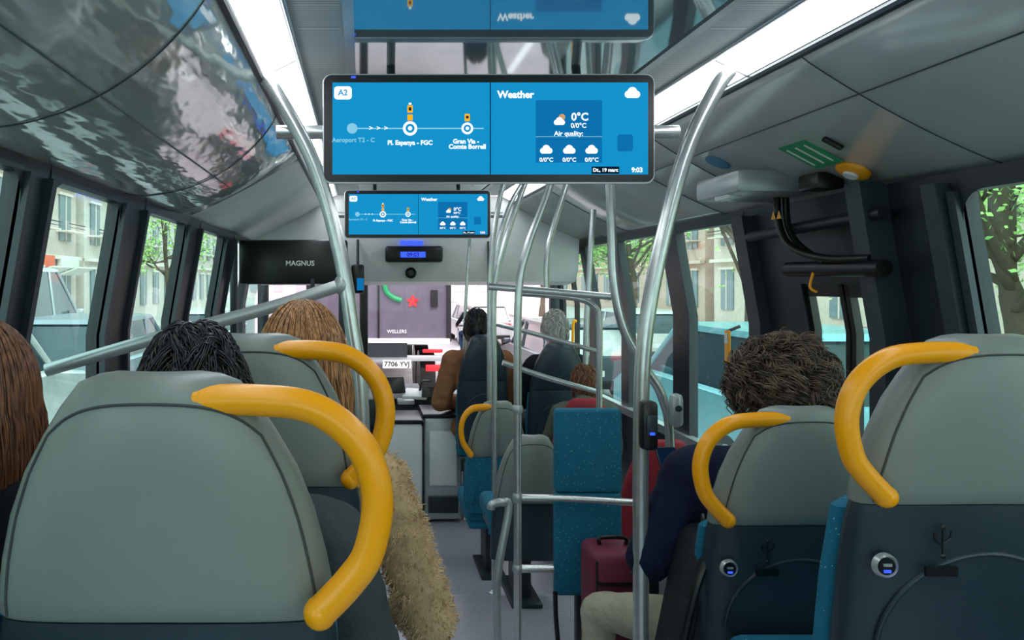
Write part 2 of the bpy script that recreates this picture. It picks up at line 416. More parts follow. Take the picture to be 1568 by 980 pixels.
pole('grab_pole',[(.90,4.5,.70),(.84,4.5,.483),(.79,4.5,.124),(.783,4.5,-.3),(.783,4.5,FF)],.016,base=(.783,4.5,FF))
pole('grab_pole',[(1.0,4.2,.70),(.92,4.2,.525),(.81,4.2,.19),(.757,4.2,-.07),(.757,4.2,-.6),(.757,4.2,FF)],.016,base=(.757,4.2,FF))
pole('grab_pole',[(1.12,3.8,.68),(1.05,3.8,.475),(.964,3.8,.172),(.955,3.8,-.06)],.015)
pole('grab_pole',[(1.1,5.0,.68),(1.0,5.0,.5),(.92,5.0,.2),(.90,5.0,-.2),(.9,5.0,FF)],.016,base=(.9,5.0,FF))
pole('grab_pole',[(.83,5.5,.68),(.80,5.5,.2),(.77,5.5,-.35),(.77,5.5,-.9),(.77,5.5,FF)],.012,base=(.77,5.5,FF))
pole('grab_pole',[(1.45,4.6,.45),(1.42,4.6,0),(1.40,4.6,-.5),(1.40,4.6,FF)],.018,base=(1.40,4.6,FF))
pole('handrail',[(.58,3.3,-1.02),(.585,3.3,-1.0),(.63,3.3,-.99),(.66,3.3,-1.02),(.60,3.25,-1.3),(.60,3.25,FM)],.018,M_alu)
b=B(); b.box((.878,2.255,-.44),(.05,.05,.15),M_black,.014); b.box((.878,2.226,-.435),(.03,.006,.06),M_navy,.002); b.box((.878,2.222,-.46),(.014,.004,.008),M_led)
b.done('stop_button_unit')
b=B(); b.box((1.222,2.86,-.5),(.05,.05,.13),M_alu,.02); b.rev((1.222,2.84,-.49),(0,-1,0),[(0,.014),(.008,.012)],M_navy); b.done('stop_button_unit')

# ------------------------------------------------------------------ seats
def sell(w,t,n=32,e=2.8):
    P=[]
    for i in range(n):
        a=2*math.pi*i/n; c,s=math.cos(a),math.sin(a)
        P.append((w*math.copysign(abs(c)**(2/e),c),t*math.copysign(abs(s)**(2/e),s)))
    return P
def seat(x,y,zt,zf,hand=1,cush=None,upper=None,shell=None,uph=None,usb=False,ws=1.,name='bus_seat'):
    upper=upper or M_seatg; shell=shell or M_navy; uph=uph or M_teal
    b=B(); cz=cush if cush is not None else zf+.45
    Hb=zt-cz+.02
    st=[(0,.055,.008),(.004,.08,.022),(.014,.105,.034),(.035,.13,.045),(.07,.152,.053),(.12,.18,.058),(.18,.203,.06),(.24,.218,.06),(.29,.227,.056),(.318,.229,.05),(.324,.226,.044)]
    lo=[(.325,.226,.046),(.36,.232,.05),(.45,.236,.055),(.6,.236,.058),(Hb-.1,.232,.06),(Hb,.22,.05)]
    def rg(dz,w,t,yo=0,xs=1):
        out=[]
        for px,py in sell(w*xs,t):
            out.append((x+px,y+dz*.14+yo+py+.018*(px/w)**2,zt-dz-.012*(px/w)**2*(1 if dz>.02 else 0)))
        return out
    b.rings([rg(*q) for q in st],upper)
    b.rings([rg(*q) for q in lo],shell)
    b.rings([rg(dz,w*1.012,.035,.055) for dz,w in((.335,.20),(.35,.225),(.5,.236),(Hb-.06,.236),(Hb,.22))],uph)
    for sg in(-1,1):
        pts=[]
        for dz,w,t in st[4:-1]:
            px=sg*w*.90; e=2.8
            ty=t*(1-.90**e)**(1/e)
            pts.append((x+px,y+dz*.14-ty+.018*.81,zt-dz-.012*.81))
        b.tube(pts,.0022,M_seam,6,3)
    e=2.8
    pts=[]
    for i in range(13):
        q=-.90+1.8*i/12
        ww=st[4][1]*q; dz=.035+.035*abs(q/.9)**4; t=.045+.008*abs(q/.9)**4; w=.13+.022*abs(q/.9)**4
        r=min(.98,abs(ww)/w); ty=t*(1-r**e)**(1/e)
        pts.append((x+ww,y+dz*.14-ty+.018*(ww/w)**2,zt-dz-.012*(ww/w)**2))
    b.tube(pts,.0022,M_seam,6,3)
    pts=[]
    for i in range(15):
        a=math.pi*i/14; px=.19*math.cos(a); dz=.62-.20*math.sin(a)
        pts.append((x+px,y+dz*.14-.052+.018*(px/.23)**2,zt-dz))
    b.tube(pts,.005,shell,8,2)
    if hand:
        P=[(.055,-.035),(.13,-.034),(.205,-.045),(.262,-.09),(.285,-.155),(.275,-.225),(.25,-.265),(.212,-.305)]
        b.tube([(x+hand*q,y-.012,zt+z) for q,z in P],.0205,M_yel,16,6)
        for q,z in(P[0],P[-1]): b.ell((x+hand*q,y-.012,zt+z),(.0215,.0215,.0215),M_yel,u=16,v=10)
    if usb:
        cx=x-.195; zz=zt-.445; yy=y+.445*.14-.045
        b.rev((cx,yy,zz),(0,-1,0),[(0,.024),(.008,.023),(.012,.020),(.008,.018)],M_bezel,24)
        b.rev((cx,yy-.006,zz),(0,-1,0),[(0,.0175),(.004,.0165)],M_black,20)
        b.box((cx,yy-.011,zz+.003),(.016,.003,.005),M_bezel); b.box((cx,yy-.011,zz-.009),(.013,.003,.005),M_led)
        ux=x-.10; uz=zt-.365; uy=y-.007
        b.tube([(ux,uy,uz),(ux,uy,uz-.055)],.0022,M_black,6); b.ell((ux,uy,uz),(.005,.003,.006),M_black,u=8,v=6)
        b.tube([(ux-.016,uy,uz-.01),(ux-.014,uy,uz-.025),(ux,uy,uz-.035)],.002,M_black,6,3); b.tube([(ux+.016,uy,uz-.006),(ux+.014,uy,uz-.02),(ux,uy,uz-.03)],.002,M_black,6,3)
        b.ell((ux,uy,uz-.055),(.006,.003,.006),M_black,u=8,v=6)
        b.box((ux,uy+.004,uz-.085),(.06,.006,.018),M_black)
    yo=y+Hb*.14
    b.box((x,yo+.25,cz-.05),(.44,.46,.11),uph,.04,seg=3)
    b.box((x,yo+.24,cz-.12),(.40,.42,.05),shell,.02)
    b.box((x,yo+.22,(cz-.14+zf)/2),(.10,.2,cz-.14-zf),M_dark,.01); b.box((x,yo+.22,zf+.012),(.2,.36,.024),M_dark,.008)
    if ws!=1:
        for v in b.bm.verts: v.co.x=x+(v.co.x-x)*ws
    return b.done(name)
XL,XR=-.265,1.20
seat(XL,.95,-.117,FR,1); seat(XL-.468,.95,-.117,FR,0)
seat(-.235,1.56,-.110,FR,1,cush=-.93)
seat(XR,1.40,-.10,FR,-1,usb=1); seat(XR+.43,1.42,-.10,FR,0,usb=1)
seat(XR,2.0,-.339,FM,-1,usb=1); seat(XR+.43,2.0,-.339,FM,0,usb=0)
seat(.80,3.45,-.72,FM,0,ws=.76)
seat(.79,4.25,-.69,FF,-1,cush=-1.33,shell=M_teal,ws=.76)
seat(.86,5.15,-.37,FF,0,cush=-1.16,upper=M_navy,shell=M_navy,ws=.76)
seat(1.36,5.05,-.42,FF,0,cush=-1.18,upper=M_navy,shell=M_navy,ws=.85)
seat(1.54,3.72,-.80,FM-.2,0,cush=-1.30,upper=M_red,shell=M_red,uph=M_red,ws=.9)
seat(1.33,4.35,-.69,FF,0,cush=-1.30,upper=M_red,shell=M_red,uph=M_red,ws=.85)
seat(-.5,3.4,-.62,FM,0); seat(-.5,4.3,-.70,FF,0)
b=B(); b.box((.938,3.06,-.70),(.275,.06,.345),M_teal,.016,seg=3); b.box((.938,3.06,-1.085),(.275,.06,.425),M_teal,.016,seg=3)
b.box((.938,3.10,-.9),(.24,.03,.72),M_dark,.01); b.box((.938,3.13,-1.44),(.06,.05,.28),M_dark,.01)
b.tube([(.80,3.04,-1.28),(.80,3.03,-1.38),(.81,3.03,-1.5)],.01,M_black,8)
b.done('folding_backrest_panel')

# ------------------------------------------------------------------ driver cab / front
b=B()
b.box((.31,5.55,-1.40),(.27,.40,.74),M_white,.03); b.box((.60,5.62,-1.38),(.28,.40,.76),M_alu,.03)
b.box((.60,5.62,-.99),(.30,.42,.03),M_black,.01); b.box((.60,5.415,-1.3),(.2,.01,.4),M_white,.003)
b.box((.31,5.55,-1.02),(.28,.42,.03),M_black,.01); b.box((.6,5.41,-1.64),(.22,.02,.12),M_dark,.005)
b.done('driver_cab_cabinet')
b=B()
b.box((.2,6.55,-1.12),(2.1,.6,.28),M_dark2,.08); b.box((.3,6.25,-.95),(.42,.25,.05),M_black,.01,rot=(.4,0,.15)); b.box((.25,6.1,-.86),(.22,.03,.14),M_black,.01,rot=(-.5,0,.2))
b.box((.45,6.1,-.93),(.2,.16,.03),M_white,.006,rot=(.3,0,-.3)); b.box((.62,6.2,-1.0),(.14,.2,.12),M_dark,.02); b.box((.36,6.02,-.98),(.14,.1,.04),M_alu,.01)
b.box((.55,6.0,-.90),(.12,.02,.09),M_black,.006,rot=(-.4,0,-.2)); b.box((.20,6.02,-.93),(.10,.12,.05),M_alu,.01,rot=(.2,0,.3)); b.tube([(.48,6.15,-.98),(.50,6.1,-.84),(.56,6.05,-.82)],.012,M_black,8)
b.done('dashboard')
b=B()
b.tube([(-.35+.22*math.cos(a*.3927),6.0+.15*math.sin(a*.3927),-.98+.14*math.sin(a*.3927)) for a in range(16)],.014,M_black,10,2,closed=True)
b.tube([(-.35,6.0,-.98),(-.35,6.25,-1.2)],.03,M_dark); b.tube([(-.56,6.0,-.98),(-.14,6.0,-.98)],.013,M_dark)
b.done('steering_wheel')
b=B()
b.box((-.55,5.3,-1.25),(.80,.04,1.06),M_dark2,.01)
for x in(-.92,-.14): b.box((x,5.3,-.3),(.05,.05,1.2),M_dark,.01)
b.box((-.49,5.3,.14),(.78,.07,.32),M_black,.02); b.poly([(-.92,5.3,-.7),(-.16,5.3,-.7),(-.16,5.3,0),(-.92,5.3,0)],M_wglass)
b.box((-.35,5.27,-.08),(.03,.03,.2),M_dark); b.text('MAGNUS',(-.44,5.262,.13),.05,M_white,.001)
b.done('driver_partition')
b=B(); b.box((-.03,5.55,.02),(.10,.06,.22),M_black,.02); b.box((-.01,5.515,-.02),(.05,.004,.09),M_scr2); b.tube([(-.03,5.57,.1),(-.03,5.9,.33)],.012,M_black,8); b.done('ticket_display')
b=B(); b.box((.02,6.85,-.45),(.08,.14,1.3),M_black,.02); b.done('trim_3')

# ------------------------------------------------------------------ right door mechanism and signs
b=B()
b.box((1.60,2.98,.385),(.34,.36,.09),M_alu,.02); b.box((1.47,2.95,.35),(.06,.12,.05),M_cove,.01); b.box((1.66,2.66,.36),(.10,.12,.06),M_black,.01)
for o in(0,.035):
    b.tube([(1.68+o,2.98,.36),(1.68+o,2.96,.22),(1.69+o,2.88,.13),(1.71+o,2.7,.085-o),(1.73,2.5,.08-o)],.014,M_black,10)
b.tube([(1.74,3.0,.05),(1.74,2.45,.045)],.03,M_black,12); b.tube([(1.74,3.3,.2),(1.74,2.45,.23)],.022,M_dark,12)
b.tube([(1.72,2.8,.04),(1.70,2.79,-.02),(1.72,2.78,-.04)],.005,M_yel,8)
for y in(2.93,2.97): b.poly([(1.66,y-.02,.25),(1.66,y+.015,.25),(1.66,y-.002,.285)],M_yel)
b.done('door_actuator')
M_green=mat('green_sign',(20,150,92),.5); M_blue=mat('blue_sticker',(70,140,176),.5)
RY=(0,.491,0)
def onc(t,y,off=.024):
    a=Vector((C+.765,.635)).lerp(Vector((C+1.335,.33)),t); n=Vector((-.47,-.88)).normalized()
    am=.02*math.sin(math.pi*t)**.7
    p=a+n*(am+off); return (p.x,y,p.y)
b=B(); b.box(onc(.59,2.53,.002),(.15,.15,.004),M_green,rot=RY)
for j in range(3): b.box(onc(.59,2.48+.05*j,.005),(.11,.008,.002),M_white,rot=RY)
b.done('exit_sign')
b=B(); n=Vector((-.47,0,-.88)); o=onc(.80,2.49,.0)
b.rev(o,n,[(0,.055),(.012,.052),(.02,.035)],M_yel,24); b.rev(Vector(o)+n*.018,n,[(0,.025),(.01,.022)],M_white,20); b.done('emergency_release_knob')
b=B(); o=onc(.43,3.0,.0); b.rev(o,n,[(0,.05),(.004,.05)],M_blue,24); b.done('round_sticker')
b=B(); b.box(onc(.55,2.37,.004),(.07,.02,.02),M_black,.006,rot=RY); b.done('ceiling_latch')
b=B(); b.box((1.80,3.62,-.38),(.008,.05,.28),M_yel,.003); b.box((1.794,3.62,-.28),(.006,.03,.05),M_white); b.box((1.794,3.62,-.42),(.006,.03,.03),M_black); b.tube([(1.86,3.62,-.22),(1.80,3.62,-.245)],.008,M_black,8); b.done('emergency_strap')

# ------------------------------------------------------------------ suitcase, bag
M_mar=mat('maroon_suitcase',(116,34,62),.55,var=.12,bump=.15,bs=200)
b=B(); x,y=.955,2.80; z0=FM+.03
b.box((x,y,z0+.28),(.20,.20,.54),M_mar,.035,seg=3); b.box((x-.01,y-.11,z0+.22),(.16,.04,.30),M_mar,.018); b.box((x,y-.102,z0+.44),(.17,.012,.012),M_black)
for sx in(-.088,.088): b.tube([(x+sx,y-.09,z0+.04),(x+sx,y-.09,z0+.52)],.005,M_black,6)
b.tube([(x-.05,y,z0+.55),(x-.045,y,z0+.575),(x+.045,y,z0+.575),(x+.05,y,z0+.55)],.008,M_black,8)
b.box((x+.05,y-.105,z0+.50),(.04,.012,.035),M_green,.004)
for sx in(-.08,.08):
    for sy in(-.07,.07): b.rev((x+sx-.012,y+sy,z0-.002),(1,0,0),[(0,.028),(.024,.028)],M_black,16)
b.done('suitcase')
M_bag=mat('black_backpack_fabric',(28,29,34),.75,var=.2,bump=.3,bs=90)
b=B()
b.box((.985,2.20,-.96),(.11,.20,.46),M_bag,.05,seg=4,rot=(0,.20,0)); b.box((.935,2.18,-1.03),(.05,.16,.24),M_bag,.025,seg=3,rot=(0,.20,0))
b.tube([(1.0,2.09,-.76),(.95,2.07,-.84),(.91,2.07,-1.0),(.91,2.10,-1.13)],.011,M_black,8); b.tube([(1.01,2.17,-.74),(1.02,2.20,-.70),(1.03,2.23,-.73)],.009,M_black,8)
b.done('backpack')

# ------------------------------------------------------------------ people
M_skin=mat('skin',(208,158,134),.5,var=.05,vs=14)
M_lip=mat('lips',(170,90,85),.45); M_eye=mat('eye_white',(235,235,230),.2); M_iris=mat('iris',(50,34,24),.2)
def cloth(n,c,bump=.35): return mat(n,c,.85,var=.12,vs=9,bump=bump,bs=35,spec=.2)
def remesh(b,voxel,smooth,keep_prims,name,disp=0.,parent=None,org=None):
    me=bpy.data.meshes.new(name); b.bm.to_mesh(me); b.bm.free()
    o=bpy.data.objects.new(name,me); sc.collection.objects.link(o)
    r=o.modifiers.new('r','REMESH'); r.mode='VOXEL'; r.voxel_size=voxel
    s=o.modifiers.new('s','SMOOTH'); s.factor=.5; s.iterations=smooth
    bpy.context.view_layer.update()
    m2=bpy.data.meshes.new_from_object(o.evaluated_get(bpy.context.evaluated_depsgraph_get()))
    o.modifiers.clear(); o.data=m2; bpy.data.meshes.remove(me); m2.materials.clear()
    mats=[]
    for p in keep_prims:
        if p[-1] not in mats: mats.append(p[-1])
    for m in mats: m2.materials.append(m)
    for f in m2.polygons:
        c=f.center; best=1e9; bi=0
        for p in keep_prims:
            if p[0]=='c':
                a,d=p[1],p[2]; ab=d-a; t=max(0,min(1,(c-a).dot(ab)/max(1e-9,ab.length_squared)))
                q=(c-(a+ab*t)).length-(p[3]+(p[4]-p[3])*t)
            else:
                v=c-p[1]; r=p[2]; k=math.sqrt((v.x/r[0])**2+(v.y/r[1])**2+(v.z/r[2])**2); q=(k-1)*min(r)
            if q<best: best=q; bi=mats.index(p[-1])
        f.material_index=bi; f.use_smooth=True
    if disp>0:
        nn=[v.normal.copy() for v in m2.vertices]
        for v,n_ in zip(m2.vertices,nn):
            v.co+=n_*disp*(noise.noise(v.co*9)+.6*noise.noise(Vector((v.co.x*14,v.co.y*14,v.co.z*30))))
    org=Vector(org) if org is not None else Vector((0,0,0))
    for v in m2.vertices: v.co-=org
    o.location=org+Vector((0,0,E))
    if parent: o.parent=parent; o.location=org+Vector((0,0,E))-parent.location
    return o
def hand(W,D,U,S,side,s,parent,grip=.55,m=M_skin):
    b=B(); P=[]
    def cap(a,c,ra,rb): b.cap(a,c,ra,rb,m,10); P.append(('c',Vector(a),Vector(c),ra,rb,m))
    for k in range(4):
        off=(.028-.019*k)*s
        root=W+D*.085*s+S*off
        cap(W+S*off*.55+D*.01*s,root,.016*s,.013*s)
        L=[.042,.047,.044,.034][k]*s; p=root; ang=grip*.5
        for j,f in enumerate((1,.65,.5)):
            d=D*math.cos(ang)-U*math.sin(ang)
            q=p+d*L*f; cap(p,q,(.0098-.001*j)*s,(.009-.001*j)*s); p=q; ang+=grip
    p=W+D*.025*s+S*.026*s; a=p+(D*.55+S*.8-U*.2).normalized()*.04*s; c=a+(D*.85+S*.3-U*.4).normalized()*.032*s; e=c+(D*.9-U*.4).normalized()*.024*s
    cap(p,a,.014*s,.012*s); cap(a,c,.0115*s,.010*s); cap(c,e,.010*s,.0085*s)
    return remesh(b,.0045*s,2,P,'hand',0,parent,W)
def strands(name,paths,r,m,parent,org):
    cu=bpy.data.curves.new(name,'CURVE'); cu.dimensions='3D'; cu.bevel_depth=r; cu.bevel_resolution=0; cu.resolution_u=1
    for P in paths:
        sp=cu.splines.new('POLY'); sp.points.add(len(P)-1)
        for i,p in enumerate(P):
            q=Vector(p)-org; sp.points[i].co=(q.x,q.y,q.z,1); sp.points[i].radius=1 if i<len(P)-2 else (.7 if i==len(P)-2 else .25)
    cu.materials.append(m)
    o=bpy.data.objects.new(name,cu); sc.collection.objects.link(o)
    o.parent=parent; o.location=org+Vector((0,0,E))-parent.location
    return o
def person(name,pel,s=1.,yaw=0,J={},top=None,leg=None,shoe=None,hair=None,hstyle='short',hlen=.2,n=900,headyaw=0,headpitch=0,furm=None,hvol=1.0,grip=.5,sleeve=1.,hr=1.0):
    j=dict(pel=(0,0,0),hipL=(-.095,0,-.01),hipR=(.095,0,-.01),knL=(-.12,.43,.02),knR=(.12,.43,.02),anL=(-.12,.43,-.42),anR=(.12,.43,-.42),
      toL=(-.13,.60,-.475),toR=(.13,.60,-.475),waist=(0,-.03,.17),chest=(0,-.045,.37),neck=(0,-.035,.53),head=(0,.01,.72),
      shL=(-.175,-.04,.475),shR=(.175,-.04,.475),elL=(-.24,.05,.20),elR=(.24,.05,.20),wrL=(-.12,.28,.14),wrR=(.12,.28,.14))
    j.update(J); Rz=Matrix.Rotation(yaw,3,'Z'); pel=Vector(pel)
    W={k:pel+Rz@(Vector(v)*s) for k,v in j.items()}
    b=B(); P=[]
    def cap(a,c,ra,rb,m): b.cap(a,c,ra*s,rb*s,m); P.append(('c',Vector(a),Vector(c),ra*s,rb*s,m))
    def ell(c,r,m): 
        r=[q*s for q in r]; b.ell(c,r,m); P.append(('e',Vector(c),r,m))
    ell(W['pel']+Vector((0,0,.02)),(.165,.13,.11),leg); ell(W['waist'],(.15,.115,.15),top); ell(W['chest'],(.175,.125,.17),top)
    cap(W['shL'].lerp(W['neck'],.15),W['shR'].lerp(W['neck'],.15),.075,.075,top)
    cap(W['neck']-Vector((0,0,.02)),W['head']-Vector((0,.01,.06)),.056,.05,M_skin); cap(W['neck']-Vector((0,0,.04)),W['neck']+Vector((0,0,.015)),.08,.066,top)
    for q in'LR':
        cap(W['sh'+q],W['el'+q],.066*sleeve,.052*sleeve,top); cap(W['el'+q],W['wr'+q],.052*sleeve,.040*sleeve,top)
        d=(W['wr'+q]-W['el'+q]).normalized(); cap(W['wr'+q],W['wr'+q]+d*.03,.026,.024,M_skin)
        cap(W['hip'+q],W['kn'+q],.088,.062,leg); cap(W['kn'+q],W['an'+q],.062,.042,leg)
        cap(W['an'+q]-Vector((0,0,.03)),W['to'+q],.042,.034,shoe); cap(W['an'+q]-Vector((0,.02,.05)),W['an'+q]-Vector((0,.02,.02)),.042,.044,shoe)
    body=remesh(b,.013*s,4,P,name,.008*s,None,pel)
    for q,sg in(('L',1),('R',-1)):
        d=(W['wr'+q]-W['el'+q]).normalized(); d=(d+Vector((0,0,-.1))).normalized()
        up=Vector((0,0,1)); up=(up-d*up.dot(d)).normalized(); side=d.cross(up)*sg
        hand(W['wr'+q]+d*.03*s,d,up,side,sg,s,body,grip)
    hc=W['head']; HR=Rz@Matrix.Rotation(headyaw,3,'Z')@Matrix.Rotation(headpitch,3,'X')
    t=bmesh.new(); bmesh.ops.create_uvsphere(t,u_segments=40,v_segments=30,radius=1)
    for v in t.verts:
        x,y,z=v.co
        jaw=max(0,-z-.1)
        X=x*.077*(1-.32*jaw); Y=y*.097; Z=z*.118
        if y<0: Y*=(1-.25*jaw); Z+=.01*max(0,-z)
        if y>0:
            Y*=.94
            nose=math.exp(-(x/.16)**2)*math.exp(-((z+.20)/.16)**2); Y+=.024*nose
            nose2=math.exp(-(x/.10)**2)*math.exp(-((z+.02)/.2)**2); Y+=.009*nose2
            for sx in(-1,1): Y-=.012*math.exp(-((x-sx*.36)/.17)**2)*math.exp(-((z-.02)/.12)**2)
            Y+=.007*math.exp(-(x/.28)**2)*math.exp(-((z+.52)/.08)**2)
            Y+=.010*math.exp(-(x/.3)**2)*math.exp(-((z+.85)/.15)**2)
            Y+=.005*math.exp(-((z-.18)/.08)**2)*math.exp(-(x/.6)**2)
        v.co=(X,Y,Z)
    hb=B(); hb.merge(t,M_skin)
    for sx in(-1,1):
        hb.ell((sx*.029,.078,.004),(.0125,.0115,.0115),M_eye,u=12,v=8); hb.ell((sx*.029,.0875,.004),(.0055,.003,.0055),M_iris,u=10,v=6)
        hb.ell((sx*.078,-.004,-.006),(.009,.018,.031),M_skin,rot=(.2,0,sx*.3),u=14,v=10); hb.ell((sx*.084,.0,-.004),(.005,.009,.017),M_lip,rot=(.2,0,sx*.3),u=10,v=8)
        if hair: hb.ell((sx*.031,.0925,.027),(.017,.004,.0035),hair,rot=(0,-sx*.15,0),u=10,v=6)
    hb.ell((0,.0935,-.058),(.023,.007,.0035),M_lip,u=14,v=6); hb.ell((0,.093,-.066),(.020,.007,.0045),M_lip,u=14,v=6)
    hs=s
    for v in hb.bm.verts: v.co=hc+HR@(v.co*hs)
    if hair:
        t=bmesh.new(); bmesh.ops.create_uvsphere(t,u_segments=32,v_segments=24,radius=1)
        dead=[v for v in t.verts if (v.co.y>.25 and v.co.z<.45) or (v.co.z<-.45) or (v.co.y>.0 and v.co.z<-.15)]
        bmesh.ops.delete(t,geom=dead,context='VERTS')
        kk=1.07 if hstyle!='curly' else 1.18
        for v in t.verts: v.co=hc+HR@(Vector((v.co.x*.077*kk,v.co.y*.097*kk,v.co.z*.118*kk+.002))*hs)
        hb.merge(t,hair)
    hb.done('head',body,60,fix=False)
    if hair:
        A=Vector((.077,.097,.118)); paths=[]
        def sph(th,ph,k): return Vector((A.x*math.sin(th)*math.sin(ph),-A.y*math.sin(th)*math.cos(ph),A.z*math.cos(th)))*k
        for i in range(n):
            ph=random.uniform(-2.35,2.35) if hstyle!='curly' else random.uniform(-2.5,2.5)
            if hstyle=='long':
                k0=1.08+random.random()*.14*hvol; th0=random.uniform(.03,.5) if random.random()<.65 else random.uniform(.5,1.5)
                part=random.uniform(-.12,.12); pts=[]; m_=6
                for q in range(m_+1):
                    th=th0+(1.62-th0)*q/m_; kk=k0+.06*hvol*q/m_
                    p=sph(th,ph,kk); p.x+=part*.05*(1-q/m_); pts.append(p)
                L=hlen*random.uniform(.75,1.05); e=pts[-1]; w=random.uniform(0,6.28)
                for q in range(1,8):
                    f=q/7; pts.append(e+Vector((e.x*.12*math.sin(f*3)-e.x*.25*f*f+.004*math.sin(w+f*7),e.y*.10*math.sin(f*3)-.004*math.cos(w+f*6),-L*f)))
            elif hstyle=='short':
                th0=random.uniform(.0,1.9) if abs(ph)<1.6 else random.uniform(0,1.3)
                cl=random.Random(int(ph*4+50)*31+int(th0*5)*7); dth=cl.uniform(.1,.5)+random.uniform(0,.15); dp=cl.uniform(-.7,.9)/max(.35,math.sin(th0+.2))*.5+random.gauss(0,.05); k0=1.05+random.random()*.16*hvol; up_=cl.uniform(.02,.07); pts=[]
                for q in range(6):
                    f=q/5; pts.append(sph(min(th0+dth*f,2.25),ph+dp*f,k0+hvol*(up_*math.sin(f*2.7))))
            else:
                th0=random.uniform(0,2.0) if abs(ph)<1.7 else random.uniform(0,1.35)
                base=sph(th0,ph,1.05+random.random()*.22*hvol); cell=Vector((round(base.x/.022),round(base.y/.022),round(base.z/.022)))
                rs=random.Random(int(cell.x*73+cell.y*179+cell.z*283+9999)); nrm=base.normalized()
                dn=Vector((0,-.25,-1)); dn=(dn-nrm*dn.dot(nrm)); dn=dn.normalized() if dn.length>.1 else Vector((rs.uniform(-1,1),-1,0)).normalized()
                sd=nrm.cross(dn); ph0=rs.uniform(0,6.28); amp=rs.uniform(.007,.015)*hvol; L=rs.uniform(.05,.09)*hvol; tu=rs.uniform(.9,1.6); swing=rs.uniform(-.9,.9); lift=rs.uniform(.006,.034)*hvol
                jit=Vector((random.gauss(0,.0020),random.gauss(0,.0020),random.gauss(0,.0020))); pts=[]
                for q in range(10):
                    f=q/9; a=ph0+tu*2*math.pi*f
                    pts.append(base+jit*(1+f)+(dn+sd*swing)*L*f*.8+sd*amp*math.sin(a)*min(1,f*3)+nrm*(lift*math.sin(f*2.6)+amp*.7*math.cos(a)*min(1,f*3)))
            paths.append([hc+HR@(p*hs) for p in pts])
        strands('hair',paths,.0018*s*hr,hair,body,hc)
    if furm:
        me=body.data; fp=[f for f in me.polygons if me.materials[f.material_index]==furm[0]]
        paths=[]
        for i in range(furm[1]):
            f=random.choice(fp); c=f.center+Vector((random.uniform(-.006,.006),)*3)+body.location-Vector((0,0,E)); nn=f.normal
            g=(nn*.2+Vector((random.uniform(-.9,.9),random.uniform(-.9,.9),-.5+random.uniform(-.7,.7)))).normalized(); L=random.uniform(.005,.011)
            sd=Vector((random.uniform(-1,1),random.uniform(-1,1),random.uniform(-1,1)))*.005
            paths.append([c-nn*.002,c+nn*L*.5+g*L*.4+sd,c+nn*L*.4+g*L-sd*.3])
        strands('coat_fur',paths,.0013,furm[2],body,Vector(pel))
    return body
H_brown=mat('hair_auburn',(136,88,60),.42,var=.3,vs=60,stretch=(3,3,.2),dark=(80,50,34))
H_blond=mat('hair_blond_brown',(186,134,88),.38,var=.3,vs=60,stretch=(3,3,.15),dark=(96,62,40))
H_black=mat('hair_black',(30,29,34),.34,var=.3,vs=30)
H_curl=mat('hair_dark_brown',(110,90,74),.4,var=.3,vs=30,dark=(44,35,30))
H_grey=mat('hair_grey',(190,186,180),.5,var=.2,vs=30)
c_jean=cloth('denim',(48,68,102)); c_blk=cloth('black_cloth',(28,30,35)); c_gry=cloth('grey_jacket',(62,67,71)); c_navy=cloth('navy_jacket',(24,32,56)); c_bei=cloth('beige_trousers',(184,178,158)); c_tan=cloth('tan_coat',(146,98,68)); c_shoe=mat('shoe',(34,50,80),.6); c_fur=cloth('beige_fur_coat',(196,166,128)); c_grn=cloth('olive_jacket',(90,92,80))
M_fur=mat('fur_strands',(218,188,148),.7,var=.2,vs=25,dark=(166,132,94))
person('seated_man',(-.25,1.24,-.88),.98,top=c_gry,leg=c_blk,shoe=c_shoe,hair=H_black,hstyle='short',n=5200,hvol=1.7,headyaw=.25,hr=.85,
  J=dict(head=(-.03,-.02,.67),neck=(-.01,-.035,.53),elR=(.27,.0,.22),shR=(.20,-.05,.46)),sleeve=1.15)
person('seated_woman',(-.66,1.27,-.86),.96,top=c_blk,leg=c_jean,shoe=c_shoe,hair=H_brown,hstyle='long',n=1800,hlen=.24,hvol=1.1,hr=1.1,J=dict(head=(.0,.0,.685),elL=(-.20,.06,.2)))
person('seated_woman',(-.15,1.86,-.90),1.02,top=c_fur,leg=c_jean,shoe=c_shoe,hair=H_blond,hstyle='long',n=2600,hlen=.26,hvol=2.2,hr=1.1,headyaw=.1,
  J=dict(head=(.0,.0,.675),neck=(.0,-.035,.52),elR=(.32,.0,.05),shR=(.19,-.05,.39),wrR=(.27,.25,-.03)),sleeve=1.2,furm=(c_fur,20000,M_fur))
person('seated_man',(1.22,2.30,-1.08),1.06,top=c_navy,leg=c_bei,shoe=c_shoe,hair=H_curl,hstyle='curly',n=7000,hvol=1.22,headyaw=.2,headpitch=-.25,hr=.95,
  J=dict(head=(.11,.02,.675),neck=(.03,-.02,.53),shL=(-.175,-.0,.45),elL=(-.295,.03,.19),wrL=(-.15,.26,.28),elR=(.26,.05,.2),wrR=(.10,.30,.26),
  knL=(-.34,.34,-.10),anL=(-.35,.38,-.44),toL=(-.40,.54,-.46),hipL=(-.11,0,-.01)),sleeve=1.3,grip=.75)
b=B(); b.box((1.115,2.665,-.66),(.075,.012,.15),M_black,.006,rot=(-.9,0,-.1)); b.box((1.115,2.657,-.657),(.066,.004,.138),M_scrk,rot=(-.9,0,-.1)); b.done('smartphone')
person('seated_passenger',(.84,5.37,-1.06),1.02,top=c_tan,leg=c_tan,shoe=c_shoe,hair=H_black,hstyle='short',n=500,hvol=1.2,hr=1.5,J=dict(elL=(-.26,-.02,.18),head=(0,.0,.70)),sleeve=1.3)
